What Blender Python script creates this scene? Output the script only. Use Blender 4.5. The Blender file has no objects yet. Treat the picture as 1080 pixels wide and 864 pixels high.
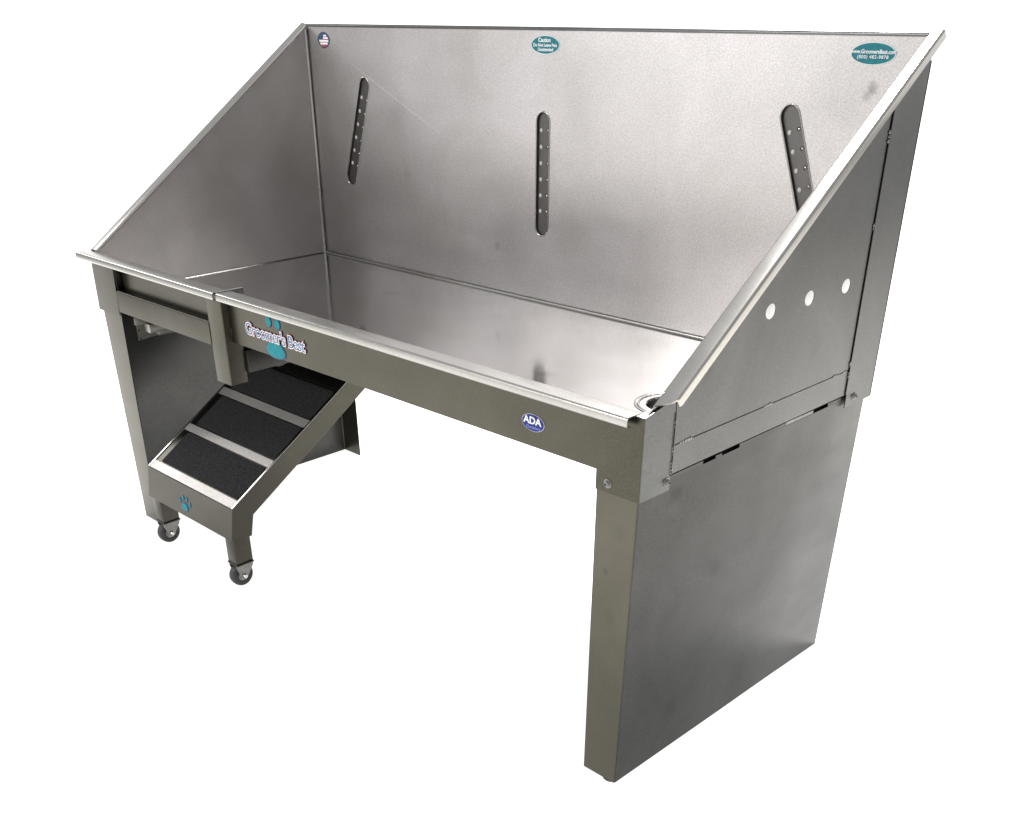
import bpy, bmesh, math, random
from mathutils import Vector, Matrix
random.seed(7)
S = bpy.context.scene
COL = S.collection
DG = bpy.context.evaluated_depsgraph_get

# ------------------------------------------------------------------ dimensions (metres)
L = 1.5          # tub length, x
D = 0.615        # depth, y
ZR = 0.6105      # front rim
ZT = 1.0226      # top of the back wall
ZB = 0.5225      # basin floor
ZS = 0.4907      # lower edge of the corner sleeves
SL = (ZT - 0.6173) / (D - 0.0204)      # slope of the side walls
def zslope(y): return 0.6173 + (y - 0.0204) * SL

# ------------------------------------------------------------------ materials
def nodes(name):
    m = bpy.data.materials.new(name); m.use_nodes = True
    nt = m.node_tree
    return m, nt, nt.nodes['Principled BSDF']

def steel(name, col=(0.60, 0.585, 0.555), rough=0.30, var=0.10, stretch=(1, 1, 14), grain=0.05, mott=0.16,
          tone=1.0, seed=0.0, bump=0.0, can=0.22, lines=(), spots=()):
    """bare stainless sheet: mill grain, cloudy patches, wiped smears and fine speckle"""
    col = tuple(c * tone for c in col)
    m, nt, b = nodes(name)
    N, K = nt.nodes, nt.links
    tc = N.new('ShaderNodeTexCoord')
    mp = N.new('ShaderNodeMapping'); mp.inputs['Scale'].default_value = stretch
    mp.inputs['Location'].default_value = (seed, seed * 0.7, seed * 1.3)
    K.new(tc.outputs['Object'], mp.inputs['Vector'])
    mq = N.new('ShaderNodeMapping'); mq.inputs['Location'].default_value = (seed * 2.1, seed, -seed)
    K.new(tc.outputs['Object'], mq.inputs['Vector'])
    cloud = N.new('ShaderNodeTexNoise'); cloud.inputs['Scale'].default_value = 4.5
    cloud.inputs['Detail'].default_value = 6; cloud.inputs['Roughness'].default_value = 0.6
    cloud.inputs['Distortion'].default_value = 0.6
    K.new(mq.outputs['Vector'], cloud.inputs['Vector'])
    brush = N.new('ShaderNodeTexNoise'); brush.inputs['Scale'].default_value = 230
    brush.inputs['Detail'].default_value = 4
    K.new(mp.outputs['Vector'], brush.inputs['Vector'])
    speck = N.new('ShaderNodeTexNoise'); speck.inputs['Scale'].default_value = 420
    speck.inputs['Detail'].default_value = 2
    K.new(mq.outputs['Vector'], speck.inputs['Vector'])
    smear = N.new('ShaderNodeTexNoise'); smear.inputs['Scale'].default_value = 13
    smear.inputs['Detail'].default_value = 5; smear.inputs['Distortion'].default_value = 1.6
    K.new(mq.outputs['Vector'], smear.inputs['Vector'])
    # colour: cloudy oxide tone
    r = N.new('ShaderNodeValToRGB')
    r.color_ramp.elements[0].position = 0.28; r.color_ramp.elements[1].position = 0.72
    lo = tuple(c * (1 - mott) for c in col); hi = tuple(min(1, c * (1 + mott * 0.5)) for c in col)
    r.color_ramp.elements[0].color = (lo[0], lo[1], lo[2] * 0.97, 1)
    r.color_ramp.elements[1].color = (*hi, 1)
    K.new(cloud.outputs['Fac'], r.inputs['Fac'])
    sp = N.new('ShaderNodeMapRange'); sp.inputs['From Min'].default_value = 0.3; sp.inputs['From Max'].default_value = 0.7
    sp.inputs['To Min'].default_value = 1 - grain * 2.2; sp.inputs['To Max'].default_value = 1 + grain
    K.new(speck.outputs['Fac'], sp.inputs['Value'])
    mx = N.new('ShaderNodeVectorMath'); mx.operation = 'SCALE'
    K.new(r.outputs['Color'], mx.inputs[0]); K.new(sp.outputs['Result'], mx.inputs['Scale'])
    out = mx.outputs['Vector']
    def vmath(op, a, c):
        q = N.new('ShaderNodeVectorMath'); q.operation = op
        for i, v in enumerate((a, c)):
            if isinstance(v, (tuple, Vector)): q.inputs[i].default_value = tuple(v)
            else: K.new(v, q.inputs[i])
        return q
    def fac(src, f0, f1, t0, t1):
        q = N.new('ShaderNodeMapRange'); q.interpolation_type = 'SMOOTHSTEP'
        for k_, v_ in zip(('From Min', 'From Max', 'To Min', 'To Max'), (f0, f1, t0, t1)): q.inputs[k_].default_value = v_
        K.new(src, q.inputs['Value']); return q.outputs['Result']
    def mul(a, c):
        q = N.new('ShaderNodeMath'); q.operation = 'MULTIPLY'; K.new(a, q.inputs[0]); K.new(c, q.inputs[1]); return q.outputs[0]
    org = Vector((0.75, 0.3075, 0))
    for pa, pb, wd, gain in lines:                  # fine scratches: brighter hairlines
        pa, pb = Vector(pa) - org, Vector(pb) - org; dv = (pb - pa).normalized(); ln = (pb - pa).length
        rel = vmath('SUBTRACT', tc.outputs['Object'], pa).outputs['Vector']
        al = vmath('DOT_PRODUCT', rel, dv).outputs['Value']
        cr = vmath('CROSS_PRODUCT', rel, dv).outputs['Vector']
        ds_ = vmath('LENGTH', cr, (0, 0, 0)).outputs['Value']
        mk = mul(mul(fac(ds_, wd * 0.3, wd, 1, 0), fac(al, 0, ln * 0.2, 0, 1)), fac(al, ln * 0.75, ln, 1, 0))
        g1 = N.new('ShaderNodeMapRange'); g1.inputs['To Min'].default_value = 1.0; g1.inputs['To Max'].default_value = gain
        K.new(mk, g1.inputs['Value'])
        q = N.new('ShaderNodeVectorMath'); q.operation = 'SCALE'; K.new(out, q.inputs[0]); K.new(g1.outputs['Result'], q.inputs['Scale']); out = q.outputs['Vector']
    for pc, rd, gain in spots:                      # stains, finger marks and a painted dark reflection
        rel = vmath('SUBTRACT', tc.outputs['Object'], Vector(pc) - org).outputs['Vector']
        nz = vmath('ADD', rel, (0, 0, 0))
        sc_ = N.new('ShaderNodeVectorMath'); sc_.operation = 'SCALE'; sc_.inputs['Scale'].default_value = rd * 1.6
        sub = vmath('SUBTRACT', smear.outputs['Color'], (0.5, 0.5, 0.5)); K.new(sub.outputs['Vector'], sc_.inputs[0])
        K.new(sc_.outputs['Vector'], nz.inputs[1])
        ds_ = vmath('LENGTH', nz.outputs['Vector'], (0, 0, 0)).outputs['Value']
        f_ = fac(ds_, rd * 0.1, rd * 1.15, gain, 1.0)
        q = N.new('ShaderNodeVectorMath'); q.operation = 'SCALE'; K.new(out, q.inputs[0]); K.new(f_, q.inputs['Scale']); out = q.outputs['Vector']
    K.new(out, b.inputs['Base Color'])
    # roughness
    def mr(src, a, c):
        q = N.new('ShaderNodeMapRange'); q.inputs['From Min'].default_value = 0.25; q.inputs['From Max'].default_value = 0.75
        q.inputs['To Min'].default_value = a; q.inputs['To Max'].default_value = c
        K.new(src, q.inputs['Value']); return q.outputs['Result']
    def add(a, c):
        q = N.new('ShaderNodeMath'); q.operation = 'ADD'; K.new(a, q.inputs[0]); K.new(c, q.inputs[1]); return q.outputs[0]
    soft = N.new('ShaderNodeTexNoise'); soft.inputs['Scale'].default_value = 5.5; soft.inputs['Detail'].default_value = 4.0
    K.new(mq.outputs['Vector'], soft.inputs['Vector'])
    wipe = N.new('ShaderNodeTexNoise'); wipe.inputs['Scale'].default_value = 7.0; wipe.inputs['Detail'].default_value = 4.0
    mw = N.new('ShaderNodeMapping'); mw.inputs['Scale'].default_value = (1.0, 1.0, 3.2); mw.inputs['Rotation'].default_value = (0.5, 0.4, 0.3)
    K.new(mq.outputs['Vector'], mw.inputs['Vector']); K.new(mw.outputs['Vector'], wipe.inputs['Vector'])
    rg = add(mr(soft.outputs['Fac'], rough - var * 0.5, rough + var * 0.5), mr(wipe.outputs['Fac'], -var * 0.4, var * 0.4))
    K.new(rg, b.inputs['Roughness'])
    b.inputs['Metallic'].default_value = 1.0
    bp = N.new('ShaderNodeBump'); bp.inputs['Strength'].default_value = bump; bp.inputs['Distance'].default_value = 0.0006
    hs = add(brush.outputs['Fac'], speck.outputs['Fac'])
    K.new(hs, bp.inputs['Height'])
    # slow oil-canning of the thin sheet
    wav = N.new('ShaderNodeTexNoise'); wav.inputs['Scale'].default_value = 3.2; wav.inputs['Detail'].default_value = 1
    K.new(mq.outputs['Vector'], wav.inputs['Vector'])
    b2 = N.new('ShaderNodeBump'); b2.inputs['Strength'].default_value = can; b2.inputs['Distance'].default_value = 0.02
    K.new(wav.outputs['Fac'], b2.inputs['Height'])
    if bump > 0.011: K.new(bp.outputs['Normal'], b2.inputs['Normal'])
    K.new(b2.outputs['Normal'], b.inputs['Normal'])
    return m

def flat(name, col, rough=0.5, metal=0.0, noise=0.0, scale=300, bump=0.0, spec=0.5):
    m, nt, b = nodes(name); N, K = nt.nodes, nt.links
    b.inputs['Roughness'].default_value = rough; b.inputs['Metallic'].default_value = metal
    b.inputs['Specular IOR Level'].default_value = spec
    tc = N.new('ShaderNodeTexCoord'); t = N.new('ShaderNodeTexNoise')
    t.inputs['Scale'].default_value = scale; t.inputs['Detail'].default_value = 4
    K.new(tc.outputs['Object'], t.inputs['Vector'])
    r = N.new('ShaderNodeValToRGB')
    r.color_ramp.elements[0].position = 0.3; r.color_ramp.elements[1].position = 0.7
    r.color_ramp.elements[0].color = tuple(c * (1 - noise) for c in col) + (1,)
    r.color_ramp.elements[1].color = tuple(min(1, c * (1 + noise)) for c in col) + (1,)
    K.new(t.outputs['Fac'], r.inputs['Fac']); K.new(r.outputs['Color'], b.inputs['Base Color'])
    if bump:
        bp = N.new('ShaderNodeBump'); bp.inputs['Strength'].default_value = bump; bp.inputs['Distance'].default_value = 0.002
        K.new(t.outputs['Fac'], bp.inputs['Height']); K.new(bp.outputs['Normal'], b.inputs['Normal'])
    return m

M = {}  # outer steels are darkened to offset the white sweep's reflection
M['back']   = steel('steel_back_wall', (0.575, 0.556, 0.562), 0.325, 0.05, (1, 1, 2.5), 0.10, 0.13, seed=1.0, bump=0.008, can=0.12,
                    lines=(((0.125, D, 0.962), (0.470, D, 0.815), 0.0016, 1.25),),
                    spots=(((1.4235, D, 0.949), 0.012, 0.62), ((1.4150, D, 0.938), 0.010, 0.7), ((0.335, D, 0.735), 0.016, 0.88), ((0.30, D, 0.86), 0.05, 0.93), ((0.62, D, 0.62), 0.012, 0.75)))
M['side']   = steel('steel_side_wall', (0.50, 0.484, 0.482), 0.325, 0.045, (1, 2.5, 1), 0.085, 0.18, seed=2.0, bump=0.01)
M['floor']  = steel('steel_basin_floor', (0.62, 0.605, 0.60), 0.115, 0.03, (2.5, 1, 1), 0.03, 0.10, seed=3.0, bump=0.006, can=0.08,
                    spots=(((1.094, 0.255, ZB), 0.020, 0.72), ((0.46, 0.45, ZB), 0.03, 0.85)))  # first spot paints a dark reflection on the basin floor
M['front']  = steel('steel_front', (0.60, 0.565, 0.455), 0.325, 0.045, (3, 1, 1), 0.07, 0.18, 0.16, seed=4.0, bump=0.01)  # olive of a warm floor's reflection put into the steel colour
M['panel']  = steel('steel_outer_panel', (0.595, 0.605, 0.61), 0.33, 0.05, (1, 3, 1), 0.08, 0.20, 0.20, seed=5.0, bump=0.01,
                    lines=(((L, 0.12, 0.60), (L, 0.30, 0.575), 0.0012, 1.15), ((L, 0.15, 0.66), (L, 0.24, 0.75), 0.0012, 1.18), ((L, 0.33, 0.80), (L, 0.50, 0.83), 0.001, 1.12)),
                    spots=(((L, 0.130, 0.640), 0.020, 0.82), ((L, 0.10, 0.665), 0.012, 0.8), ((L, 0.30, 0.83), 0.014, 0.86), ((L, 0.42, 0.62), 0.03, 0.92)))
M['stand']  = steel('steel_stand_darkened', (0.60, 0.595, 0.575), 0.37, 0.08, (1, 3, 1), 0.09, 0.30, 0.115, seed=5.5, bump=0.01,  # stainless copy darkened to mute the bright sweep mirrored in it
                    lines=(((L, 0.10, 0.30), (L, 0.16, 0.42), 0.0012, 1.25), ((L, 0.22, 0.10), (L, 0.40, 0.16), 0.0012, 1.2), ((L, 0.36, 0.38), (L, 0.52, 0.30), 0.0012, 1.2), ((L, 0.06, 0.16), (L, 0.09, 0.36), 0.001, 1.2)),
                    spots=(((L, 0.085, 0.475), 0.020, 0.75), ((L, 0.21, 0.31), 0.022, 0.82), ((L, 0.30, 0.46), 0.05, 0.88), ((L, 0.14, 0.09), 0.03, 0.82), ((L, 0.45, 0.20), 0.04, 0.88)))
M['leg']    = steel('steel_leg_front', (0.60, 0.565, 0.455), 0.325, 0.045, (1, 1, 3), 0.04, 0.14, 0.18, seed=5.7, bump=0.01,
                    spots=(((1.45, 0, 0.37), 0.007, 0.8), ((1.462, 0, 0.30), 0.014, 0.93), ((1.47, 0, 0.44), 0.02, 0.93)))
M['trim']   = steel('steel_trim', (0.68, 0.665, 0.64), 0.225, 0.04, (2, 2, 1), 0.03, 0.10, 0.66, seed=6.0, bump=0.008, can=0.03)
M['ramp']   = steel('steel_ramp', (0.60, 0.57, 0.47), 0.33, 0.05, (1, 3, 1), 0.05, 0.20, 0.125, seed=7.0, bump=0.01)
M['satin']  = steel('steel_satin_strip', (0.66, 0.64, 0.62), 0.52, 0.06, (4, 1, 1), 0.09, 0.14, 1.0, seed=7.3, bump=0.02)
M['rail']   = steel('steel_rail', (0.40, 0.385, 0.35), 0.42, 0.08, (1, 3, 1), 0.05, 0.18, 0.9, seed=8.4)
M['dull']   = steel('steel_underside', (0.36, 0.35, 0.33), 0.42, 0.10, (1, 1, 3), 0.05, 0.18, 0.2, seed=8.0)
M['slot']   = steel('steel_slot', (0.30, 0.29, 0.285), 0.42, 0.06, (1, 1, 3), 0.05, 0.12, 0.42, seed=9.0)
M['weld']   = steel('steel_weld', (0.52, 0.50, 0.47), 0.36, 0.12, (3, 3, 3), 0.08, 0.3, 0.45, seed=10.0)
M['bolt']   = steel('steel_bolt', (0.66, 0.65, 0.62), 0.22, 0.08, (3, 3, 3), 0.04, 0.2, seed=11.0)
M['pin']    = flat('bright_pin', (0.50, 0.50, 0.49), 0.35, 0.0, 0.05, 80)
M['black']  = flat('black_gap_shade', (0.012, 0.012, 0.012), 0.6, 0, 0.3)  # flat black painted into gaps and holes where shade falls
M['grip']   = flat('black_grip_pad', (0.016, 0.0165, 0.018), 0.85, 0, 0.9, 330, 0.9, 0.3)
M['rubber'] = flat('dark_rubber', (0.028, 0.027, 0.026), 0.55, 0, 0.3, 120)
M['hub']    = flat('grey_hub', (0.24, 0.235, 0.225), 0.45, 0.6, 0.15, 120)
M['white']  = flat('white_port_light', (0.80, 0.80, 0.78), 0.4, 0, 0.03, 60)  # brightness seen through the port holes, put into the colour
M['cream']  = flat('white_vinyl_print', (0.74, 0.78, 0.78), 0.45, 0, 0.04, 200)
M['teal']   = flat('teal_vinyl', (0.012, 0.165, 0.20), 0.5, 0, 0.15, 160, 0, 0.25)
M['paw']    = flat('teal_paw_vinyl', (0.003, 0.200, 0.240), 0.5, 0, 0.15, 160, 0, 0.2)
M['pawrim'] = flat('blue_paw_outline', (0.020, 0.050, 0.11), 0.5, 0, 0.15, 160)
M['pale']   = flat('pale_sticker_edge', (0.62, 0.67, 0.65), 0.45, 0, 0.05, 160)
M['blue']   = flat('blue_vinyl', (0.022, 0.022, 0.17), 0.5, 0, 0.1, 160, 0, 0.25)
M['sky']    = flat('light_blue_print', (0.16, 0.22, 0.62), 0.45, 0, 0.1, 160)
M['pink']   = flat('pink_print', (0.52, 0.10, 0.20), 0.45, 0, 0.1, 160)
M['navy']   = flat('navy_print', (0.035, 0.10, 0.22), 0.45, 0, 0.1, 160)
M['red']    = flat('red_print', (0.42, 0.05, 0.06), 0.45, 0, 0.1, 160)
M['glow_sheet']  = flat('self_lit_white_sheet', (0.25, 0.25, 0.248), 0.9, 0, 0.004, 3, 0, 0.1)
b = M['glow_sheet'].node_tree.nodes['Principled BSDF']      # added glow: the sweep emits by itself and washes out shadows
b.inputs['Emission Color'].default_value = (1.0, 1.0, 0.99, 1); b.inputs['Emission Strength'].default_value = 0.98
M['studio'] = flat('studio_floor', (0.58, 0.57, 0.54), 0.8, 0, 0.06, 6)

# ------------------------------------------------------------------ mesh helpers
def finish(name, me, mat, parent, smooth=35):
    o = bpy.data.objects.new(name, me); COL.objects.link(o)
    me.materials.clear(); me.materials.append(mat)
    for p in me.polygons: p.use_smooth = True
    me.set_sharp_from_angle(angle=math.radians(smooth))
    if parent:
        t = parent; off = Vector((0, 0, 0))
        while t: off += t.location; t = t.parent
        me.transform(Matrix.Translation(-off)); o.parent = parent
    return o

def from_bm(name, bm, mat, parent, smooth=35):
    bmesh.ops.recalc_face_normals(bm, faces=bm.faces[:])
    me = bpy.data.meshes.new(name); bm.to_mesh(me); bm.free()
    return finish(name, me, mat, parent, smooth)

def frame(o, u, v):
    u = Vector(u).normalized(); v = Vector(v); n = u.cross(v).normalized(); v = n.cross(u)
    return Matrix(((u.x, v.x, n.x, o[0]), (u.y, v.y, n.y, o[1]), (u.z, v.z, n.z, o[2]), (0, 0, 0, 1)))
XZ = lambda y, x=0, z=0: frame((x, y, z), (1, 0, 0), (0, 0, 1))          # u = x, v = z, normal towards -y
YZ = lambda x, y=0, z=0: frame((x, y, z), (0, 1, 0), (0, 0, 1))          # u = y, v = z, normal towards +x

def plate(name, loops, thick, mat4, mat, parent, bevel=0.0006, res=1):
    """a flat sheet with holes: loops[0] is the outline; the front face lies in the frame's plane, the sheet goes back"""
    cu = bpy.data.curves.new(name, 'CURVE'); cu.dimensions = '2D'; cu.fill_mode = 'BOTH'
    bevel = min(bevel, thick * 0.45)
    for lp in loops:
        s = cu.splines.new('POLY'); s.points.add(len(lp) - 1)
        for p, q in zip(s.points, lp): p.co = (q[0], q[1], 0, 1)
        s.use_cyclic_u = True
    cu.extrude = thick / 2 - bevel; cu.bevel_depth = bevel; cu.bevel_resolution = res; cu.offset = -bevel
    t = bpy.data.objects.new(name, cu); COL.objects.link(t)
    dg = DG(); dg.update()
    me = bpy.data.meshes.new_from_object(t.evaluated_get(dg)); me.name = name
    bpy.data.objects.remove(t); bpy.data.curves.remove(cu)
    me.transform(mat4 @ Matrix.Translation((0, 0, -thick / 2)))
    return finish(name, me, mat, parent)

def text(name, body, size, mat4, mat, parent, fat=0.0, sx=1.0, shear=0.0, th=0.0003, spacing=1.0):
    cu = bpy.data.curves.new(name, 'FONT'); cu.body = body; cu.size = size
    cu.align_x = 'CENTER'; cu.align_y = 'CENTER'; cu.offset = fat; cu.extrude = th / 2; cu.shear = shear
    cu.space_character = spacing; cu.resolution_u = 3
    t = bpy.data.objects.new(name, cu); COL.objects.link(t)
    dg = DG(); dg.update()
    me = bpy.data.meshes.new_from_object(t.evaluated_get(dg)); me.name = name
    bpy.data.objects.remove(t); bpy.data.curves.remove(cu)
    me.transform(mat4 @ Matrix.Diagonal((sx, 1, 1, 1)))
    return finish(name, me, mat, parent)

def box(name, lo, hi, mat, parent, bev=0.0012, seg=2):
    bm = bmesh.new(); bmesh.ops.create_cube(bm, size=1)
    lo, hi = Vector(lo), Vector(hi); c = (lo + hi) / 2; d = hi - lo
    for v in bm.verts: v.co = Vector((v.co.x * d.x, v.co.y * d.y, v.co.z * d.z)) + c
    bev = min(bev, min(d) * 0.4)
    if bev: bmesh.ops.bevel(bm, geom=bm.edges[:], offset=bev, segments=seg, affect='EDGES', profile=0.5)
    return from_bm(name, bm, mat, parent)

def rounded(path, r, n=4):
    """rounds the inner corners of an open 2-D path"""
    out = [Vector(path[0])]
    for i in range(1, len(path) - 1):
        a, b, c = Vector(path[i - 1]), Vector(path[i]), Vector(path[i + 1])
        u = (a - b).normalized(); w = (c - b).normalized()
        ang = u.angle(w); t = min(r / math.tan(ang / 2), (a - b).length * 0.45, (c - b).length * 0.45)
        rr = t * math.tan(ang / 2); ctr = b + (u + w).normalized() * (rr / math.sin(ang / 2))
        p0 = b + u * t - ctr; p1 = b + w * t - ctr
        a0 = math.atan2(p0.y, p0.x); a1 = math.atan2(p1.y, p1.x); da = (a1 - a0 + math.pi) % (2 * math.pi) - math.pi
        for k in range(n + 1):
            q = a0 + da * k / n; out.append(ctr + Vector((math.cos(q), math.sin(q))) * rr)
    out.append(Vector(path[-1])); return out

def thicken(path, th):
    """closed polygon of an open path thickened to its left"""
    P = [Vector(p) for p in path]; off = []
    for i, p in enumerate(P):
        ds = []
        if i > 0: ds.append((p - P[i - 1]).normalized())
        if i < len(P) - 1: ds.append((P[i + 1] - p).normalized())
        ns = [Vector((-d.y, d.x)) for d in ds]; n = sum(ns, Vector((0, 0))).normalized()
        off.append(p + n * (th / max(0.3, n.dot(ns[0]))))
    return P + off[::-1]

def prism(name, polyA, polyB, mapA, mapB, mat, parent, extra=None, smooth=35):
    """solid between two matching polygons, mapped to 3-D by two functions"""
    bm = bmesh.new()
    A = [bm.verts.new(mapA(p)) for p in polyA]; B = [bm.verts.new(mapB(p)) for p in polyB]
    n = len(A)
    for i in range(n): bm.faces.new((A[i], A[(i + 1) % n], B[(i + 1) % n], B[i]))
    h = n // 2
    for R in (A, B):                       # strip caps (the polygon is a thickened path)
        for i in range(h - 1): bm.faces.new((R[i], R[i + 1], R[n - 2 - i], R[n - 1 - i]))
    if extra: extra(bm)
    return from_bm(name, bm, mat, parent, smooth)

def strip(name, path, th, mapA, mapB, mat, parent, r=0.003, n=4, smooth=35):
    pg = thicken(rounded(path, r, n), th)
    return prism(name, pg, pg, mapA, mapB, mat, parent, smooth=smooth)

def lathe(name, prof, center, axis, mat, parent, seg=40, smooth=40):
    """prof: (radius, height along axis)"""
    ax = Vector(axis).normalized(); e = ax.orthogonal().normalized(); f = ax.cross(e); c = Vector(center)
    bm = bmesh.new(); rings = []
    for r, h in prof:
        if r < 1e-6: rings.append([bm.verts.new(c + ax * h)])
        else: rings.append([bm.verts.new(c + ax * h + (e * math.cos(2 * math.pi * k / seg) + f * math.sin(2 * math.pi * k / seg)) * r) for k in range(seg)])
    for a, b in zip(rings, rings[1:]):
        for k in range(seg):
            q = [a[k % len(a)], a[(k + 1) % len(a)], b[(k + 1) % len(b)], b[k % len(b)]]
            q = list(dict.fromkeys(q))
            if len(q) > 2: bm.faces.new(q)
    return from_bm(name, bm, mat, parent, smooth)

def ell(cx, cz, rx, rz, n=48, rot=0.0):
    return [(cx + rx * math.cos(t) * math.cos(rot) - rz * math.sin(t) * math.sin(rot),
             cz + rx * math.cos(t) * math.sin(rot) + rz * math.sin(t) * math.cos(rot)) for t in [2 * math.pi * k / n for k in range(n)]]

def obround(p, q, r, n=10):
    p, q = Vector(p), Vector(q); d = (q - p).normalized(); a0 = math.atan2(d.y, d.x)
    out = [q + Vector((math.cos(a0 + t), math.sin(a0 + t))) * r for t in [-math.pi / 2 + math.pi * k / n for k in range(n + 1)]]
    out += [p + Vector((math.cos(a0 + t), math.sin(a0 + t))) * r for t in [math.pi / 2 + math.pi * k / n for k in range(n + 1)]]
    return [(v.x, v.y) for v in out]

def beads(name, pts, rad, parent, mat=None, norm=(0, -1, 0), flatn=0.35):
    n = Vector(norm).normalized()
    for p in pts:
        bm = bmesh.new()
        r = rad * random.uniform(0.6, 1.25)
        bmesh.ops.create_icosphere(bm, subdivisions=2, radius=1.0)
        sc = Vector((random.uniform(0.8, 1.2), random.uniform(0.8, 1.2), random.uniform(0.8, 1.2)))
        for v in bm.verts:
            c = Vector((v.co.x * sc.x, v.co.y * sc.y, v.co.z * sc.z)) * r
            c -= n * (c.dot(n) * (1 - flatn))
            v.co = Vector(p) + c
        from_bm(name, bm, mat or M['weld'], parent, 60)

def empty(name, loc, label, cat):
    o = bpy.data.objects.new(name, None); COL.objects.link(o); o.location = loc
    o.empty_display_size = 0.1; o['label'] = label; o['category'] = cat
    return o

# ================================================================== THE TUB
tub = empty('grooming_tub', (L / 2, D / 2, 0),
            'large stainless steel dog grooming tub with high back wall and sloping sides', 'grooming tub')

# ---------------------------------------------------------------- back wall with three slotted tether recesses
SLOTS = [((0.1995, 0.9050), (0.1300, 0.7120)), ((0.7475, 0.8655), (0.7475, 0.6725)), ((1.2890, 0.9050), (1.3600, 0.7180))]
holes = [obround(a, b, 0.0172) for a, b in SLOTS]
back = plate('back_wall', [[(-0.003, 0.5185), (L + 0.003, 0.5185), (L + 0.003, ZT), (-0.003, ZT)]] + holes, 0.0025, XZ(D), M['back'], tub)
# folded top edge of the back wall
pth = [(D, ZT - 0.004), (D, ZT), (D + 0.016, ZT), (D + 0.016, ZT - 0.012)]
strip('back_rim', [(p[0], p[1] + 0.0005) for p in pth], 0.002, lambda p: Vector((-0.004, p.x, p.y)), lambda p: Vector((L + 0.004, p.x, p.y)), M['panel'], tub, 0.0022)

for i, (a, b) in enumerate(SLOTS):
    a2, b2 = Vector(a), Vector(b); ax = (a2 - b2).normalized(); pr = Vector((ax.y, -ax.x))
    if pr.x < 0: pr = -pr
    # pressed lip round the slot
    lip = plate('tether_slot', [obround(a, b, 0.0192), obround(a, b, 0.0164)], 0.0022, XZ(D - 0.0012), M['trim'], tub, 0.001, 2)
    # back of the recess: dark folded channel with two rows of holes
    row = []
    for k in range(6):
        for s in (-1, 1):
            c = b2 + ax * (0.029 + 0.0297 * k) + pr * (0.0085 * s)
            row.append(ell(c.x, c.y, 0.0030, 0.0034, 12))
    pan = plate('slot_channel', [obround(a, b, 0.0185)] + row, 0.0015, XZ(D + 0.0045), M['slot'], lip, 0.0003)
    plate('added_slot_light_block', [obround(a, b, 0.0200)], 0.0015, XZ(D + 0.0085), M['slot'], lip, 0.0003)  # added plate stops light showing through the channel holes
    ob = obround(a, b, 0.0176, 12)
    bm = bmesh.new()
    f = [bm.verts.new((p[0], D - 0.0005, p[1])) for p in ob]; g = [bm.verts.new((p[0], D + 0.0050, p[1])) for p in ob]
    for k in range(len(ob)): bm.faces.new((f[k], f[(k + 1) % len(ob)], g[(k + 1) % len(ob)], g[k]))
    from_bm('slot_wall', bm, M['slot'], lip)
    # bright bead ends of the pins that show in the left row of holes
    for k in range(6):
        for sd, rr in ((-1, 0.0036), (1, 0.0020)):
            c = b2 + ax * (0.029 + 0.0297 * k) + pr * (0.0085 * sd)
            bm = bmesh.new(); bmesh.ops.create_uvsphere(bm, u_segments=12, v_segments=8, radius=rr)
            for v in bm.verts: v.co = Vector((v.co.x + c.x, v.co.y * 0.5 + D + 0.0045 + (0.0 if sd < 0 else 0.0006), v.co.z * 1.1 + c.y))
            from_bm('slot_pin', bm, M['pin'] if sd < 0 else M['bolt'], lip, 60)

# ---------------------------------------------------------------- basin floor with the drain
DR = (1.345, 0.277)
plate('basin_floor', [[(-0.002, 0.0172), (L + 0.002, 0.0172), (L + 0.002, D), (-0.002, D)], ell(DR[0], DR[1], 0.041, 0.041, 40)],
      0.002, frame((0, 0, ZB), (1, 0, 0), (0, 1, 0)), M['floor'], tub)
dr = lathe('drain', [(0.060, -0.001), (0.0595, 0.0012), (0.0575, 0.0016), (0.055, 0.0002), (0.044, -0.0006), (0.0405, -0.002), (0.0395, -0.012), (0.036, -0.030), (0.034, -0.060), (0.0, -0.060)],
           (DR[0], DR[1], ZB), (0, 0, 1), M['trim'], tub)
lathe('drain_cup', [(0.0385, -0.010), (0.034, -0.022), (0.030, -0.050), (0.0, -0.0505)], (DR[0], DR[1], ZB), (0, 0, 1), M['black'], dr)
lathe('drain_groove', [(0.0545, 0.0008), (0.0535, 0.0014), (0.0515, 0.0014), (0.0505, 0.0004)], (DR[0], DR[1], ZB), (0, 0, 1), M['slot'], dr)
plate('front_inner_wall', [[(0, ZB - 0.002), (L, ZB - 0.002), (L, 0.598), (0, 0.598)]], 0.0015, XZ(0.0155), M['floor'], tub)

# rounded weld fillets of the basin corners
def fillet(name, a, b, u, v, r, mat):
    u, v = Vector(u), Vector(v); a, b = Vector(a), Vector(b)
    pg = [Vector((0, 0))] + [Vector((r * (1 - math.cos(t)), r * (1 - math.sin(t)))) for t in [math.pi / 2 * k / 6 for k in range(7)]]
    bm = bmesh.new()
    A = [bm.verts.new(a + u * p.x + v * p.y) for p in pg]; B = [bm.verts.new(b + u * p.x + v * p.y) for p in pg]
    for i in range(len(pg)): bm.faces.new((A[i], A[(i + 1) % len(pg)], B[(i + 1) % len(pg)], B[i]))
    bm.faces.new(A); bm.faces.new(B[::-1])
    return from_bm(name, bm, mat, tub, 50)
e = 0.0002
fillet('corner_weld', (e, D - 0.0026, ZB), (e, D - 0.0026, ZT - 0.004), (1, 0, 0), (0, -1, 0), 0.0052, M['trim'])
fillet('corner_weld', (0, D - 0.0026, ZB + e), (L, D - 0.0026, ZB + e), (0, -1, 0), (0, 0, 1), 0.0045, M['trim'])
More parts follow.
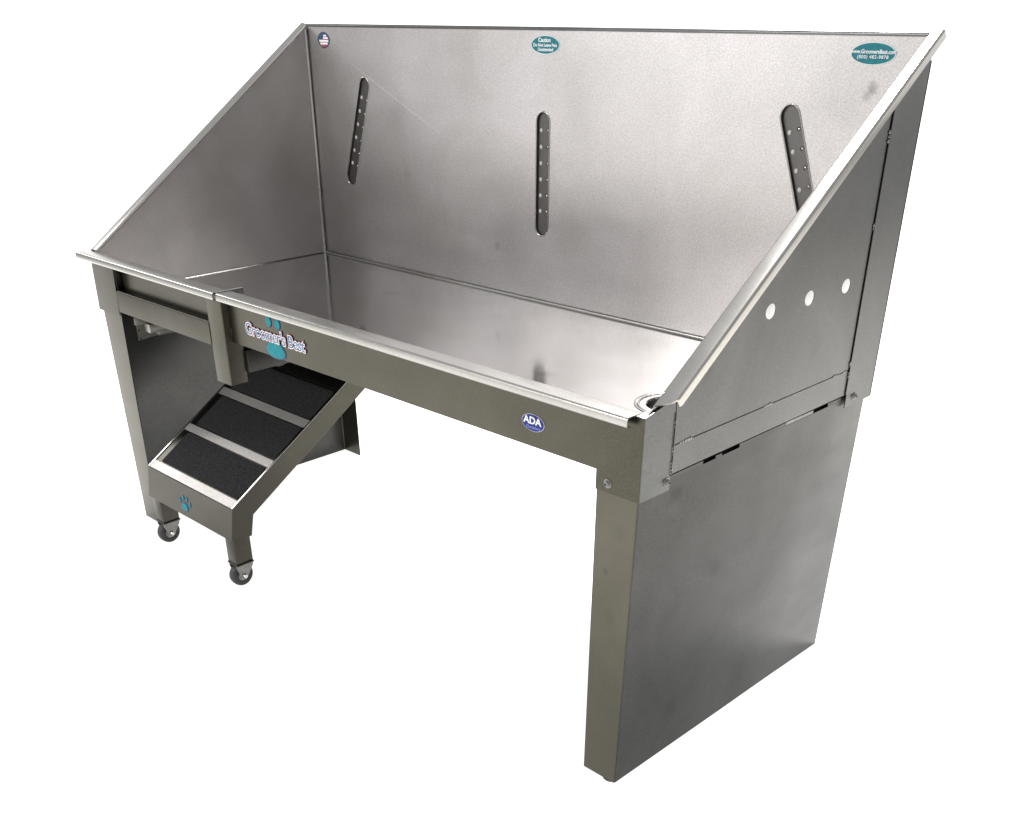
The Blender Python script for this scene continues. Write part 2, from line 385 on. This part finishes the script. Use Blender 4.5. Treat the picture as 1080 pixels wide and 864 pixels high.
fillet('corner_weld', (e, 0.02, ZB + e), (e, D - 0.003, ZB + e), (1, 0, 0), (0, 0, 1), 0.0018, M['slot'])
fillet('corner_weld', (L - e, 0.02, ZB + e), (L - e, D - 0.003, ZB + e), (-1, 0, 0), (0, 0, 1), 0.0045, M['trim'])

# ---------------------------------------------------------------- side walls with their folded flanges
side_out = [(0.004, 0.5185), (D - 0.003, 0.5185), (D - 0.003, zslope(D - 0.003)), (0.004, zslope(0.004))]
plate('side_wall', [side_out], 0.002, frame((0, 0, 0), (0, -1, 0), (0, 0, 1)) @ Matrix.Diagonal((-1, 1, -1, 1)), M['side'], tub)
PORT = [(0.2711, 0.6945), (0.3736, 0.695), (0.4786, 0.695)]
sw = plate('side_wall', [side_out], 0.002, YZ(L), M['side'], tub)
ds = Vector((0, 1, SL)).normalized(); ns = Vector((0, -SL, 1)).normalized()
p0 = Vector((0, 0.030, zslope(0.030))); p1 = Vector((0, D + 0.001, zslope(D + 0.001)))
def flange(name, x0, s, c0=-0.2):
    path = [(x0 - s * 0.0012, -0.004), (x0 - s * 0.0012, 0.0), (x0 + s * 0.0235, 0.0), (x0 + s * 0.0235, -0.0125)]
    pg = thicken(rounded(path, 0.0028, 5), 0.0018 * (1 if s > 0 else -1))
    def mp(base, cut, wsc=1.0): 
        def f(p):
            q = base + ns * p.y; q.x = x0 + (p.x - x0) * wsc
            k = max(0.0, abs(p.x - x0) - 0.016) * cut
            return q + ds * k
        return f
    return prism(name, pg, pg, mp(p0, c0), mp(p1, 0.9, 0.66 if s > 0 else 1.0), M['trim'], tub)
p0 = Vector((0, 0.012, zslope(0.012)))
flange('side_rim', 0.0, -1)
p0 = Vector((0, 0.0215, zslope(0.0215)))
flange('side_rim', L, 1, 2.4)

# outer skin of the right side: slope panel, skirt band, back post (real gaps between the sheets)
XO = L + 0.003
ports = [ell(y, z, 0.0125, 0.0105, 28) for y, z in PORT]
plate('side_panel', [[(0.066, 0.5548), (0.5325, 0.5548), (0.5325, zslope(0.5325) - 0.006), (0.066, zslope(0.066) - 0.006)]] + ports, 0.0015, YZ(XO), M['panel'], tub, 0.0004)
for y, z in PORT:
    lathe('port_light_disc', [(0.0, 0.0006), (0.0100, 0.0006), (0.0122, -0.0002), (0.0122, -0.0012)], (XO - 0.0006, y, z), (1, 0, 0), M['white'], tub, 28)  # white disc painted for the bright view through an open port
plate('side_panel', [[(0.0665, 0.5127), (0.5355, 0.5127), (0.5340, 0.5536), (0.0665, 0.5536)]], 0.0015, YZ(XO), M['panel'], tub, 0.0004)
box('seam_shade', (L + 0.0004, 0.060, 0.5145), (L + 0.0012, 0.545, 0.900 - 0.28), M['black'], tub, 0)
plate('seam_shade', [[(0.526, 0.60), (0.541, 0.60), (0.541, 0.925), (0.526, 0.925)]], 0.0008, YZ(L + 0.0014), M['black'], tub, 0.0002)
plate('corner_post', [[(0.5352, ZS), (0.6205, ZS), (0.6205, zslope(0.6205) - 0.022), (0.5850, zslope(0.585) - 0.006), (0.5338, zslope(0.5338) - 0.006), (0.5338, 0.5128), (0.5365, 0.5128), (0.5365, 0.4985)]],
      0.0018, YZ(XO + 0.0022), M['panel'], tub, 0.0006)
plate('corner_post', [[(1.44, ZS), (L + 0.0050, ZS), (L + 0.0050, zslope(0.61) - 0.03), (1.44, zslope(0.61) - 0.03)]], 0.0018, XZ(D + 0.0075), M['panel'], tub, 0.0006)
plate('corner_post', [[(-0.0050, ZS), (0.066, ZS), (0.066, zslope(0.61) - 0.03), (-0.0050, zslope(0.61) - 0.03)]], 0.0018, XZ(D + 0.0075), M['panel'], tub, 0.0006)
# left outer skin
plate('side_panel', [[(0.004, ZS + 0.02), (D, ZS + 0.02), (D, zslope(D) - 0.008), (0.004, zslope(0.004) - 0.008)]], 0.0015, YZ(-0.0028), M['panel'], tub, 0.0004)

# corner sleeves (front)
def vert_loft(name, path0, z0, path1, z1, th, mat, parent, r=0.0035, n=4):
    a = thicken(rounded(path0, r, n), th); b = thicken(rounded(path1, r, n), th)
    return prism(name, a, b, lambda p: Vector((p.x, p.y, z0)), lambda p: Vector((p.x, p.y, z1)), mat, parent)
sl = [(1.4275, -0.0026), (L + 0.0034, -0.0026), (L + 0.0034, 0.0030)]
sl0 = [(1.4275, -0.0030), (L + 0.0034, -0.0030), (L + 0.0034, 0.0030)]
vert_loft('corner_sleeve', sl0, ZS, sl, 0.6085, 0.002, M['front'], tub, 0.002)
plate('corner_sleeve', [[(-0.0020, 0.0), (0.0635, 0.0), (0.0635, 0.1330), (0.0300, 0.1245), (-0.0018, 0.1180)]], 0.0020,
      frame((L + 0.0038, 0, ZS), (0, 1, 0), (0, 0, 1)), M['panel'], tub, 0.0007)
sl = [(-0.0050, 0.06), (-0.0050, -0.004), (0.0930, -0.004)]
sl0 = [(-0.0068, 0.06), (-0.0068, -0.0055), (0.0880, -0.0055)]
vert_loft('corner_sleeve', sl0, ZS, sl, 0.6000, 0.002, M['front'], tub)
# leg's inner return inside the gate recess
box('gate_jamb', (0.0885, -0.0018, 0.546), (0.0912, 0.0142, 0.598), M['front'], tub, 0.0004)

# ---------------------------------------------------------------- legs: folded channel stands
s = 0.0092
la = [(0.060 + s, 0.0), (s, 0.0), (s, D), (0.0691 + s, D)]
lb = [(0.0835, 0.0), (0.0, 0.0), (0.0, D), (0.0691, D)]
def channel(name, a, z0, b, z1, mat):
    A = thicken(rounded(a, 0.004, 4), -0.002) if a[0][0] > a[1][0] and a[0][0] < 1 else thicken(rounded(a, 0.004, 4), 0.002)
    B = thicken(rounded(b, 0.004, 4), -0.002) if a[0][0] > a[1][0] and a[0][0] < 1 else thicken(rounded(b, 0.004, 4), 0.002)
    return prism(name, A, B, lambda p: Vector((p.x, p.y, z0)), lambda p: Vector((p.x, p.y, z1)), mat, tub)
la = la[::-1]; lb = lb[::-1]
A = thicken(rounded(la, 0.004, 4), 0.002); B = thicken(rounded(lb, 0.004, 4), 0.002)
prism('leg_stand', A, B, lambda p: Vector((p.x, p.y, -0.0035)), lambda p: Vector((p.x, p.y, 0.500)), M['stand'], tub)
ra = [(1.4275, 0.0), (L - s, 0.0), (L - s, D), (L - s - 0.069, D)]
rb = [(1.4275, 0.0), (L, 0.0), (L, D), (L - 0.069, D)]
A = thicken(rounded(ra, 0.004, 4), 0.002); B = thicken(rounded(rb, 0.004, 4), 0.002)
rs = prism('leg_stand', A, B, lambda p: Vector((p.x, p.y, 0.0045 - 0.008 * p.y / D)), lambda p: Vector((p.x, p.y, 0.5035)), M['stand'], tub)
for y0, y1, zt in ((0.0645, 0.1457, 0.5090), (0.1765, 0.1919, 0.5075), (0.2365, 0.3634, 0.5092), (0.4880, 0.612, 0.5090)):
    plate('stand_edge', [[(y0, 0.5036), (y1, 0.5036), (y1, zt), (y0, zt)]], 0.002, YZ(L), M['stand'], tub, 0)
plate('slot_light_plate', [[(0.3640, 0.5037), (0.4440, 0.5037), (0.4440, 0.5084), (0.3640, 0.5094)]], 0.0015, YZ(L - 0.0004), M['hub'], tub, 0.0003)  # added pale plate imitates the brightness showing in the slot
box('slot_blackout', (1.440, 0.030, 0.470), (1.4905, 0.600, 0.5175), M['black'], tub, 0.002)  # added black box that keeps the edge slots dark
for o_ in [o for o in COL.objects if o.name.startswith('leg_stand')]:      # front-facing flanges painted with a warm floor's olive reflection
    o_.data.materials.append(M['leg'])
    for p_ in o_.data.polygons:
        if p_.normal.y < -0.7: p_.material_index = 1
# levelling feet
for x, y in ((1.472, 0.017),):
    lathe('levelling_foot', [(0.0, 0.0), (0.0125, 0.0), (0.0145, 0.002), (0.0145, 0.0045), (0.011, 0.007), (0.005, 0.008), (0.005, 0.020), (0, 0.020)], (x, y, -0.0035), (0, 0, 1), M['dull'], tub, 24)

# ---------------------------------------------------------------- front: rolled rims, apron, gate
def rim(name, x0, x1, dy=0.0, dz=0.0):
    path = [(0.0165, 0.5960), (0.0150, 0.6095), (-0.0195, 0.6105), (-0.0205, 0.5965), (-0.0120, 0.5950)]
    path = [(a + dy, b + dz) for a, b in path]
    pg = thicken(rounded(path, 0.0042, 6), 0.0018)
    return prism(name, pg, pg, lambda p: Vector((x0, p.x, p.y)), lambda p: Vector((x1, p.x, p.y)), M['trim'], tub, smooth=50)
rim('front_rim', 0.5205, 1.4885)
rim('front_rim', -0.0290, 0.5155, -0.0035, 0.0006)
plate('corner_cap', [[(1.4870, -0.0022), (1.5020, -0.0022), (1.5020, 0.0240), (1.4870, 0.0170)]], 0.0015, frame((0, 0, 0.6092), (1, 0, 0), (0, 1, 0)), M['trim'], tub, 0.0005)
box('rim_slit_shade', (0.5158, -0.0180, 0.5990), (0.5202, 0.0420, 0.6116), M['black'], tub, 0.0008)  # black strip painted for the shade of the open rim slit
plate('apron', [[(0.5052, 0.5115), (1.4275, 0.5115), (1.4275, 0.6035), (0.5052, 0.6035)]], 0.002, XZ(0.012), M['front'], tub)
box('apron_return', (0.508, 0.0142, 0.5118), (1.4275, 0.030, 0.5135), M['front'], tub, 0.0005)
# gate post
post = strip('gate_post', [(0.4548, 0.034), (0.4548, -0.004), (0.5056, -0.004), (0.5056, 0.034)], 0.0018,
             lambda p: Vector((p.x, p.y, 0.4300)), lambda p: Vector((p.x, p.y, 0.6010)), M['front'], tub, 0.0022)
box('post_bottom', (0.4570, -0.002, 0.4303), (0.5036, 0.034, 0.4320), M['front'], post, 0)
# cross rail under the gate (folded sheet with a bright front edge) and the gate panel
strip('cross_rail', [(-0.003, 0.5000), (-0.003, 0.5435), (0.0140, 0.5435), (0.0140, 0.5200)], 0.0018,
      lambda p: Vector((0.0885, p.x, p.y)), lambda p: Vector((0.4548, p.x, p.y)), M['front'], tub, 0.0020)
plate('gate_panel', [[(0.0960, 0.5455), (0.4535, 0.5455), (0.4535, 0.6000), (0.0960, 0.6000)]], 0.0015, XZ(0.0128), M['front'], tub)
box('gate_gap_shade', (0.0912, 0.0144, 0.5440), (0.4548, 0.0152, 0.5990), M['black'], tub, 0)
box('post_gap_shade', (0.5058, 0.0112, 0.5400), (0.5078, 0.0121, 0.6000), M['black'], tub, 0)
beads('weld_bead', [(0.5072, 0.0115, z) for z in (0.5375, 0.5325, 0.5275)], 0.0024, tub)
# stitch welds on the right-hand seams
beads('weld_bead', [(1.4268, 0.0105, z) for z in (0.578, 0.5755, 0.5720)] + [(1.4268, 0.0105, z) for z in (0.541, 0.538, 0.535)], 0.0024, tub)
yw = [(XO + 0.001, 0.0640 + random.uniform(-0.001, 0.001), z) for z in (0.5885, 0.582, 0.552, 0.5475, 0.543, 0.5305, 0.5255, 0.5205, 0.516)]
yw += [(XO + 0.0002, y, 0.5542) for y in (0.0815, 0.0870, 0.0930, 0.0990, 0.1045)] + [(XO + 0.0002, y, 0.5542) for y in (0.288, 0.2935, 0.299, 0.304)]
yw += [(XO + 0.0002, y, 0.5542) for y in (0.487, 0.494, 0.499, 0.515, 0.520, 0.525)]
yw += [(XO + 0.001, 0.5332, z) for z in (0.5495, 0.5440, 0.5610, 0.5655, 0.770, 0.775, 0.890, 0.896, 0.902)]
beads('weld_bead', yw, 0.0030, tub, M['weld'], (1, 0, 0), 0.3)
plate('corner_seam', [[(0.0632, 0.5100), (0.0642, 0.5100), (0.0642, 0.6010), (0.0632, 0.6010)]], 0.0006, YZ(XO + 0.0026), M['slot'], tub, 0)

# bolts
def bolt(c, ax):
    b = lathe('bolt', [(0.0, 0.0052), (0.0024, 0.0050), (0.0042, 0.0034), (0.0046, 0.0012), (0.0064, 0.0011), (0.0069, 0.0005), (0.0069, -0.001)], c, ax, M['hub'], tub, 20)
    lathe('bolt_socket', [(0.0, 0.0056), (0.0018, 0.0056), (0.0018, 0.0045)], c, ax, M['black'], b, 6)
bolt((L + 0.0038, 0.0552, 0.5050), (1, 0, 0)); bolt((XO + 0.0022, 0.5633, 0.5045), (1, 0, 0))
bolt((1.4490, -0.0030, 0.5043), (0, -1, 0))

# underside: rails and brackets that show through the openings
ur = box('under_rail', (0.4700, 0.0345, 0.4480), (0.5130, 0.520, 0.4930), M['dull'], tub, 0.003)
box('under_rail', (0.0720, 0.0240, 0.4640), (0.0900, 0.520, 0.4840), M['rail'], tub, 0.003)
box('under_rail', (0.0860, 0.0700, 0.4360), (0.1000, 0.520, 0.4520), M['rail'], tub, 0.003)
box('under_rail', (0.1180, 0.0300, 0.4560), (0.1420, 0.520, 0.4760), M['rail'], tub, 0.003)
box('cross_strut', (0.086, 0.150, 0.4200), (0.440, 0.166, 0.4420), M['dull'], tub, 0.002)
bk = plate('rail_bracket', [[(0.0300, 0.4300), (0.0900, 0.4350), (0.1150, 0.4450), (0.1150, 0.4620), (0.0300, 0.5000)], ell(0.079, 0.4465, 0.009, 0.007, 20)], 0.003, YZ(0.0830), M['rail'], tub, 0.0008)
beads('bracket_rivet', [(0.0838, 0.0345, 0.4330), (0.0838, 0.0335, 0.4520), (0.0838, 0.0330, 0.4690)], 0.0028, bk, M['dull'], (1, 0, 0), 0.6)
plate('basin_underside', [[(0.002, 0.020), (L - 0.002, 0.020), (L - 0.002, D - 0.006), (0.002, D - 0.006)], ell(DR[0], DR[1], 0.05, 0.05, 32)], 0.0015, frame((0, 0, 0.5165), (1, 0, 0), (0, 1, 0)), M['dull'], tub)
lathe('drain_pipe', [(0.0, 0.0), (0.024, 0.0), (0.024, 0.075), (0.043, 0.080), (0.043, 0.092)], (DR[0], DR[1], 0.425), (0, 0, 1), M['rubber'], tub, 28)

# ---------------------------------------------------------------- stickers and writing
YW = D - 0.0026      # face of the back wall (sheet is 2.5 mm behind D; stickers sit proud of D)
YF = D - 0.0007
# flag sticker
st = plate('flag_sticker', [[(0.0632 + 0.0225 * math.sin(t) * (1 - 0.18 * max(0, -math.cos(t))), 0.9928 + 0.0165 * math.cos(t)) for t in [2 * math.pi * k / 40 for k in range(40)]]], 0.0005, XZ(YF), M['pawrim'], tub, 0.0001)
for z0, z1, x0, x1, mt in ((1.0005, 1.0035, 0.0635, 0.0745, 'cream'), (0.9955, 0.9990, 0.0625, 0.0800, 'cream'), (0.9895, 0.9935, 0.0475, 0.0810, 'cream'), (0.9845, 0.9880, 0.0505, 0.0780, 'cream'),
                           (0.9992, 1.0003, 0.0625, 0.0790, 'red'), (0.9937, 0.9953, 0.0600, 0.0825, 'red'), (0.9882, 0.9893, 0.0480, 0.0800, 'red'), (0.9805, 0.9843, 0.0530, 0.0735, 'red')):
    plate('flag_stripe', [[(x0, z0), (x1, z0), (x1, z1), (x0, z1)]], 0.0004, XZ(YF - 0.0004), M[mt], st, 0)
st['label'] = 'round stars and stripes flag sticker'

def oval(name, cx, cz, rx, rz, label):
    p = plate(name, [ell(cx, cz, rx, rz)], 0.0005, XZ(YF), M['pale'], tub, 0.0001)
    plate('sticker_face', [ell(cx, cz, rx - 0.0016, rz - 0.0012)], 0.0004, XZ(YF - 0.0004), M['teal'], p, 0.0001)
    p['label'] = label; return p
p = oval('caution_sticker', 0.7505, 0.9957, 0.0365, 0.0157, 'teal oval caution sticker')
T = lambda x, z, y=YF - 0.0008: XZ(y, x, z)
text('sticker_text', 'Caution', 0.0098, T(0.7490, 1.0035), M['cream'], p, 0.00025, 1.0)
text('sticker_text', 'Do Not Leave Pets', 0.0076, T(0.7505, 0.9952), M['cream'], p, 0.00018, 1.02)
text('sticker_text', 'Unattended', 0.0078, T(0.7520, 0.9880), M['cream'], p, 0.00018, 1.05)
p = oval('website_sticker', 1.4160, 0.9960, 0.0368, 0.0152, 'teal oval sticker with a web address and telephone number')
text('sticker_text', 'www.GroomersBest.com', 0.0076, T(1.4165, 0.9985), M['cream'], p, 0.00018, 0.93)
text('sticker_text', '(800) 482-9878', 0.0064, T(1.4165, 0.9915), M['cream'], p, 0.00008, 1.10, 0, 0.0003, 1.15)

FA = 0.0112          # just proud of the apron
# ADA sticker
p = plate('access_sticker', [ell(1.2950, 0.5482, 0.0222, 0.0128)], 0.0005, XZ(FA), M['pale'], tub, 0.0001)
plate('sticker_face', [ell(1.2950, 0.5482, 0.0214, 0.0122)], 0.0004, XZ(FA - 0.0004), M['blue'], p, 0.0001)
text('sticker_text', 'ADA', 0.0148, XZ(FA - 0.0008, 1.2945, 0.5510), M['cream'], p, 0.0004, 1.12)
text('sticker_text', 'Compliant', 0.0062, XZ(FA - 0.0008, 1.2960, 0.5417), M['sky'], p, 0.0001, 1.1, 0.3)
p['label'] = 'blue oval sticker lettered ADA'
# maker's logo: paw print behind a line of lettering
lg = plate('logo_sticker', [[(0.6510 + 0.0310 * math.sin(t) * (1.0 - 0.30 * math.cos(t)), 0.5268 + 0.0178 * math.cos(t)) for t in [2 * math.pi * k / 40 for k in range(40)]]], 0.0005, XZ(FA), M['pawrim'], tub, 0.0001)
plate('paw_pad', [[(0.6510 + 0.0275 * math.sin(t) * (1.0 - 0.30 * math.cos(t)), 0.5268 + 0.0155 * math.cos(t)) for t in [2 * math.pi * k / 40 for k in range(40)]]], 0.0004, XZ(FA - 0.0004), M['paw'], lg, 0.0001)
for cx, cz, ro in ((0.6375, 0.5745, 0.15), (0.6650, 0.5745, 0.05)):
    plate('toe_outline', [ell(cx, cz, 0.0095, 0.0112, 28, ro)], 0.0005, XZ(FA), M['pawrim'], lg, 0.0001)
    plate('paw_toe', [ell(cx, cz, 0.0078, 0.0096, 28, ro)], 0.0004, XZ(FA - 0.0004), M['paw'], lg, 0.0001)
BODY = "Groomer's Best"
text('logo_outline', BODY, 0.0312, XZ(FA - 0.0008, 0.6530, 0.5490), M['pink'], lg, 0.0021, 0.985, 0.0, 0.0003, 0.93)
text('logo_halo', BODY, 0.0312, XZ(FA - 0.0012, 0.6530, 0.5490), M['cream'], lg, 0.0014, 0.985, 0.0, 0.0003, 0.93)
text('logo_letters', BODY, 0.0312, XZ(FA - 0.0016, 0.6530, 0.5490), M['navy'], lg, -0.0002, 0.985, 0.0, 0.0003, 0.93)
lg['label'] = "teal paw print sticker lettered Groomer's Best"

# ================================================================== THE RAMP STEPS
rp = empty('step_ramp', (0.34, 0.15, 0),
           'steel step ramp on casters with three black grip treads, tucked under the tub', 'step ramp')
X0, X1 = 0.1705, 0.5112
TA = Vector((0, -0.045, 0.1822)); tsl = 0.6155
td = Vector((0, 1, tsl)).normalized(); tn = Vector((0, -tsl, 1)).normalized()
def ztop(y): return 0.1822 + (y + 0.045) * tsl
# sloping deck
YE = 0.440
plate('deck', [[(X0 + 0.002, -0.0435), (X1 - 0.002, -0.0435), (X1 - 0.002, (YE + 0.045) / td.y), (X0 + 0.002, (YE + 0.045) / td.y)]], 0.002,
      frame((0, TA.y, TA.z), (1, 0, 0), td) @ Matrix.Translation((0, 0.0435, 0.0)), M['ramp'], rp)
# stringers: side plates
sp_out = [(-0.0450, ztop(-0.045) + 0.0012), (YE, ztop(YE) + 0.0012), (YE, ztop(YE) - 0.052), (0.0015, 0.1570), (-0.0090, 0.1120), (-0.0560, 0.1150)]
plate('stringer', [sp_out], 0.002, YZ(X1), M['ramp'], rp, 0.0008, 2)
plate('stringer', [sp_out], 0.002, YZ(X0 + 0.002), M['ramp'], rp, 0.0008, 2)
# bright folded edge along the deck sides
for xx in (X1 - 0.0055, X0 + 0.0005):
    bm = bmesh.new()
    vs = []
    for y in (-0.0445, YE):
        for dx, dn in ((0, 0.0003), (0.005, 0.0003), (0.005, 0.0020), (0, 0.0020)):
            vs.append(bm.verts.new(Vector((xx + dx, y, ztop(y))) + tn * dn))
    for i in range(4): bm.faces.new((vs[i], vs[(i + 1) % 4], vs[4 + (i + 1) % 4], vs[4 + i]))
    bm.faces.new(vs[:4]); bm.faces.new(vs[4:])
    bmesh.ops.bevel(bm, geom=bm.edges[:], offset=0.0005, segments=1, affect='EDGES')
    from_bm('edge_trim', bm, M['trim'], rp)
# front board
fu = Vector((1, 0, 0)); fv = Vector((0, 0.0115, 0.0675)).normalized()
ff = frame((0, -0.0460, 0.1822), fu, fv)
hgt = 0.0690
fb = plate('front_board', [[(X0, -hgt), (X1, -hgt), (X1, 0.0), (X0, 0.0)]], 0.002, ff, M['ramp'], rp, 0.0008, 2)
# a lighter nose strip across the low end of the deck
tu = frame((0, TA.y, TA.z), (1, 0, 0), td)
def on_deck(y): return (y + 0.045) / td.y
plate('nose_strip', [[(X0 + 0.006, 0.0010), (X1 - 0.006, 0.0010), (X1 - 0.006, on_deck(-0.027)), (X0 + 0.006, on_deck(-0.027))]], 0.0008, tu @ Matrix.Translation((0, 0, 0.0012)), M['satin'], rp, 0.0003)
for y0, y1 in ((0.0545, 0.0705), (0.1525, 0.1700)):
    plate('nose_strip', [[(X0 + 0.006, on_deck(y0)), (X1 - 0.006, on_deck(y0)), (X1 - 0.006, on_deck(y1)), (X0 + 0.006, on_deck(y1))]], 0.0008, tu @ Matrix.Translation((0, 0, 0.0012)), M['satin'], rp, 0.0003)
for y0, y1 in ((-0.0245, 0.0520), (0.0735, 0.1500), (0.1725, 0.2420)):
    xa, xb = 0.198, 0.5025
    a, b = on_deck(y0), on_deck(y1); c = 0.003
    plate('grip_tread', [[(xa + c, a), (xb - c, a), (xb, a + c), (xb, b - c), (xb - c, b), (xa + c, b), (xa, b - c), (xa, a + c)]], 0.0018, tu @ Matrix.Translation((0, 0, 0.0020)), M['grip'], rp, 0.0006)
plate('top_crossbar', [[(X0 + 0.003, on_deck(0.246)), (X1 - 0.007, on_deck(0.246)), (X1 - 0.007, on_deck(0.300)), (X0 + 0.003, on_deck(0.300))]], 0.0015, tu @ Matrix.Translation((0, 0, 0.0018)), M['dull'], rp, 0.0005)
# legs and casters
def caster(xa, xb, y0, y1):
    lg_ = box('caster_leg', (xa, y0, 0.0560), (xb, y1, 0.1300), M['ramp'], rp, 0.0016)
    cx, cy = (xa + xb) / 2, (y0 + y1) / 2
    c = box('caster', (xa - 0.002, y0 - 0.001, 0.0522), (xb + 0.002, y1 + 0.001, 0.0555), M['dull'], rp, 0.0008)
    wy, wz, r = cy - 0.004, 0.0252, 0.0252
    for sx in (-1, 1):
        fx = cx + sx * 0.0135
        f = plate('fork_cheek', [[(cy - 0.021, 0.0520), (cy + 0.021, 0.0520), (cy + 0.019, 0.0440), (wy + 0.007, 0.0200), (wy + 0.003, 0.0165), (wy - 0.003, 0.0165), (wy - 0.007, 0.0200), (cy - 0.020, 0.0450)]], 0.002,
                  YZ(fx + 0.001), M['hub'], c, 0.0006)
    w = lathe('wheel', [(0.0, -0.0085), (0.011, -0.0085), (0.0125, -0.0095), (r - 0.0035, -0.0100), (r - 0.0008, -0.0075), (r, -0.0030), (r, 0.0030), (r - 0.0008, 0.0075), (r - 0.0035, 0.0100), (0.0125, 0.0095), (0.011, 0.0085), (0, 0.0085)],
              (cx, wy, wz), (1, 0, 0), M['rubber'], c, 36)
    lathe('wheel_hub', [(0.0, 0.0100), (0.0120, 0.0100), (0.0128, 0.0080), (0.0128, -0.0080), (0.0120, -0.0100), (0, -0.0100)], (cx, wy, wz), (1, 0, 0), M['hub'], c, 24)
    lathe('axle_bolt', [(0.0, 0.0200), (0.0040, 0.0195), (0.0052, 0.0165), (0.0052, -0.0165), (0.0040, -0.0195), (0, -0.0200)], (cx, wy, wz), (1, 0, 0), M['bolt'], c, 10)
caster(0.4740, 0.5075, -0.0520, -0.0120)
caster(0.1740, 0.2080, -0.0520, -0.0120)
# corner block of the front board at the right
# paw sticker on the front board
PF = ff @ Matrix.Translation((0, 0, 0.0007))
pp = plate('paw_sticker', [[(0.3265 + 0.0150 * math.sin(t) * (1 - 0.25 * math.cos(t)), -0.0480 + 0.0098 * math.cos(t)) for t in [2 * math.pi * k / 36 for k in range(36)]]], 0.0005, PF, M['pawrim'], rp, 0.0001)
plate('paw_pad', [[(0.3265 + 0.0122 * math.sin(t) * (1 - 0.25 * math.cos(t)), -0.0482 + 0.0076 * math.cos(t)) for t in [2 * math.pi * k / 36 for k in range(36)]]], 0.0004, PF @ Matrix.Translation((0, 0, 0.0004)), M['paw'], pp, 0.0001)
for cx, cz, ro in ((0.3070, -0.0380, 0.4), (0.3200, -0.0300, 0.12), (0.3345, -0.0300, -0.12), (0.3475, -0.0390, -0.4)):
    plate('toe_outline', [ell(cx, cz, 0.0048, 0.0064, 22, ro)], 0.0005, PF, M['pawrim'], pp, 0.0001)
    plate('paw_toe', [ell(cx, cz, 0.0028, 0.0042, 22, ro)], 0.0004, PF @ Matrix.Translation((0, 0, 0.0004)), M['paw'], pp, 0.0001)
pp['label'] = 'small teal paw print sticker'

# ================================================================== SETTING
C0 = Vector((2.279, -1.040, 0)); fw = Vector((-0.708, 0.706, 0)); rt = Vector((0.706, 0.708, 0))
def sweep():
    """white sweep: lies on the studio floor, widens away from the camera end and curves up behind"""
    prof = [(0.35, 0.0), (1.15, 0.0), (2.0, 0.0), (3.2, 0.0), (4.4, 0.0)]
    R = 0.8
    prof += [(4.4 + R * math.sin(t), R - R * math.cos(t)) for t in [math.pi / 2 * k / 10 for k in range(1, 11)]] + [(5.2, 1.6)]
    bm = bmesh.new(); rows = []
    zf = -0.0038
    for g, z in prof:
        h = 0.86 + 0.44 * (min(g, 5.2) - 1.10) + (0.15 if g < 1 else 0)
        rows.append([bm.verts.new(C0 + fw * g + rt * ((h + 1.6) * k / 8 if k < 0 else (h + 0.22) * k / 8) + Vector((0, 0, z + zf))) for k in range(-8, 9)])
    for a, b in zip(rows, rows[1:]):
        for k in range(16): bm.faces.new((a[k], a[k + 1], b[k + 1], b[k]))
    o = from_bm('ground', bm, M['glow_sheet'], None, 60); o['kind'] = 'structure'
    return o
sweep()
bm = bmesh.new()
q = [bm.verts.new((x, y, -0.0125)) for x, y in ((-14, -14), (16, -14), (16, 14), (-14, 14))]; bm.faces.new(q)
o = from_bm('floor', bm, M['studio'], None); o['kind'] = 'structure'

# ================================================================== LIGHT
def area(name, loc, target, sx, sy, power, col=(1, 0.982, 0.972)):
    l = bpy.data.lights.new(name, 'AREA'); l.shape = 'RECTANGLE'; l.size = sx; l.size_y = sy; l.energy = power; l.color = col
    o = bpy.data.objects.new(name, l); COL.objects.link(o); o.location = loc
    d = Vector(target) - Vector(loc); o.rotation_euler = d.to_track_quat('-Z', 'Y').to_euler()
    return o
#LIGHTS
area('overhead_softbox', (0.1, 2.1, 4.2), (1.2, 0.3, 0.6), 1.1, 1.1, 1050)
area('key_softbox', (-3.7, -6.2, 1.15), (0.9, 0.6, 0.95), 2.6, 1.1, 27)
area('fill_softbox', (-2.2, -6.0, 3.8), (1.3, 0.4, 0.6), 1.6, 0.8, 230)
area('right_fill', (5.2, 7.6, 1.4), (1.5, 0.5, 0.7), 4.5, 2.2, 26)  # added lamp, brightens the upper right panel and rear strip
area('side_fill', (-3.2, -0.7, 2.5), (0.3, 0.0, 0.2), 1.0, 1.0, 26)  # added lamp, brightens the nose strip of the ramp

w = bpy.data.worlds.new('World'); S.world = w; w.use_nodes = True
bg = w.node_tree.nodes['Background']
bg.inputs['Color'].default_value = (0.98, 0.985, 1.0, 1); bg.inputs['Strength'].default_value = 0.60
#ENDLIGHTS

# ================================================================== CAMERA
cam = bpy.data.cameras.new('camera'); co = bpy.data.objects.new('camera', cam); COL.objects.link(co)
rx, rz, roll = 1.0236185680927095, 0.7865813438539276, -0.005954511967613557
Rm = Matrix.Rotation(rz, 4, 'Z') @ Matrix.Rotation(rx, 4, 'X') @ Matrix.Rotation(roll, 4, 'Z')
co.matrix_world = Matrix.Translation((2.279128565727692, -1.0396990365280818, 1.063668654339902)) @ Rm
cam.sensor_fit = 'HORIZONTAL'; cam.sensor_width = 36.0; cam.lens = 36.0 * 1099.3793374955449 / 1080
cam.shift_x = (540 - 527.5065109956388) / 1080
cam.shift_y = (672.7796076728207 - 432) / 1080
cam.clip_start = 0.05; cam.clip_end = 200
S.camera = co

S.view_settings.view_transform = 'Standard'; S.view_settings.look = 'None'
S.view_settings.exposure = 0.0; S.view_settings.gamma = 1.0
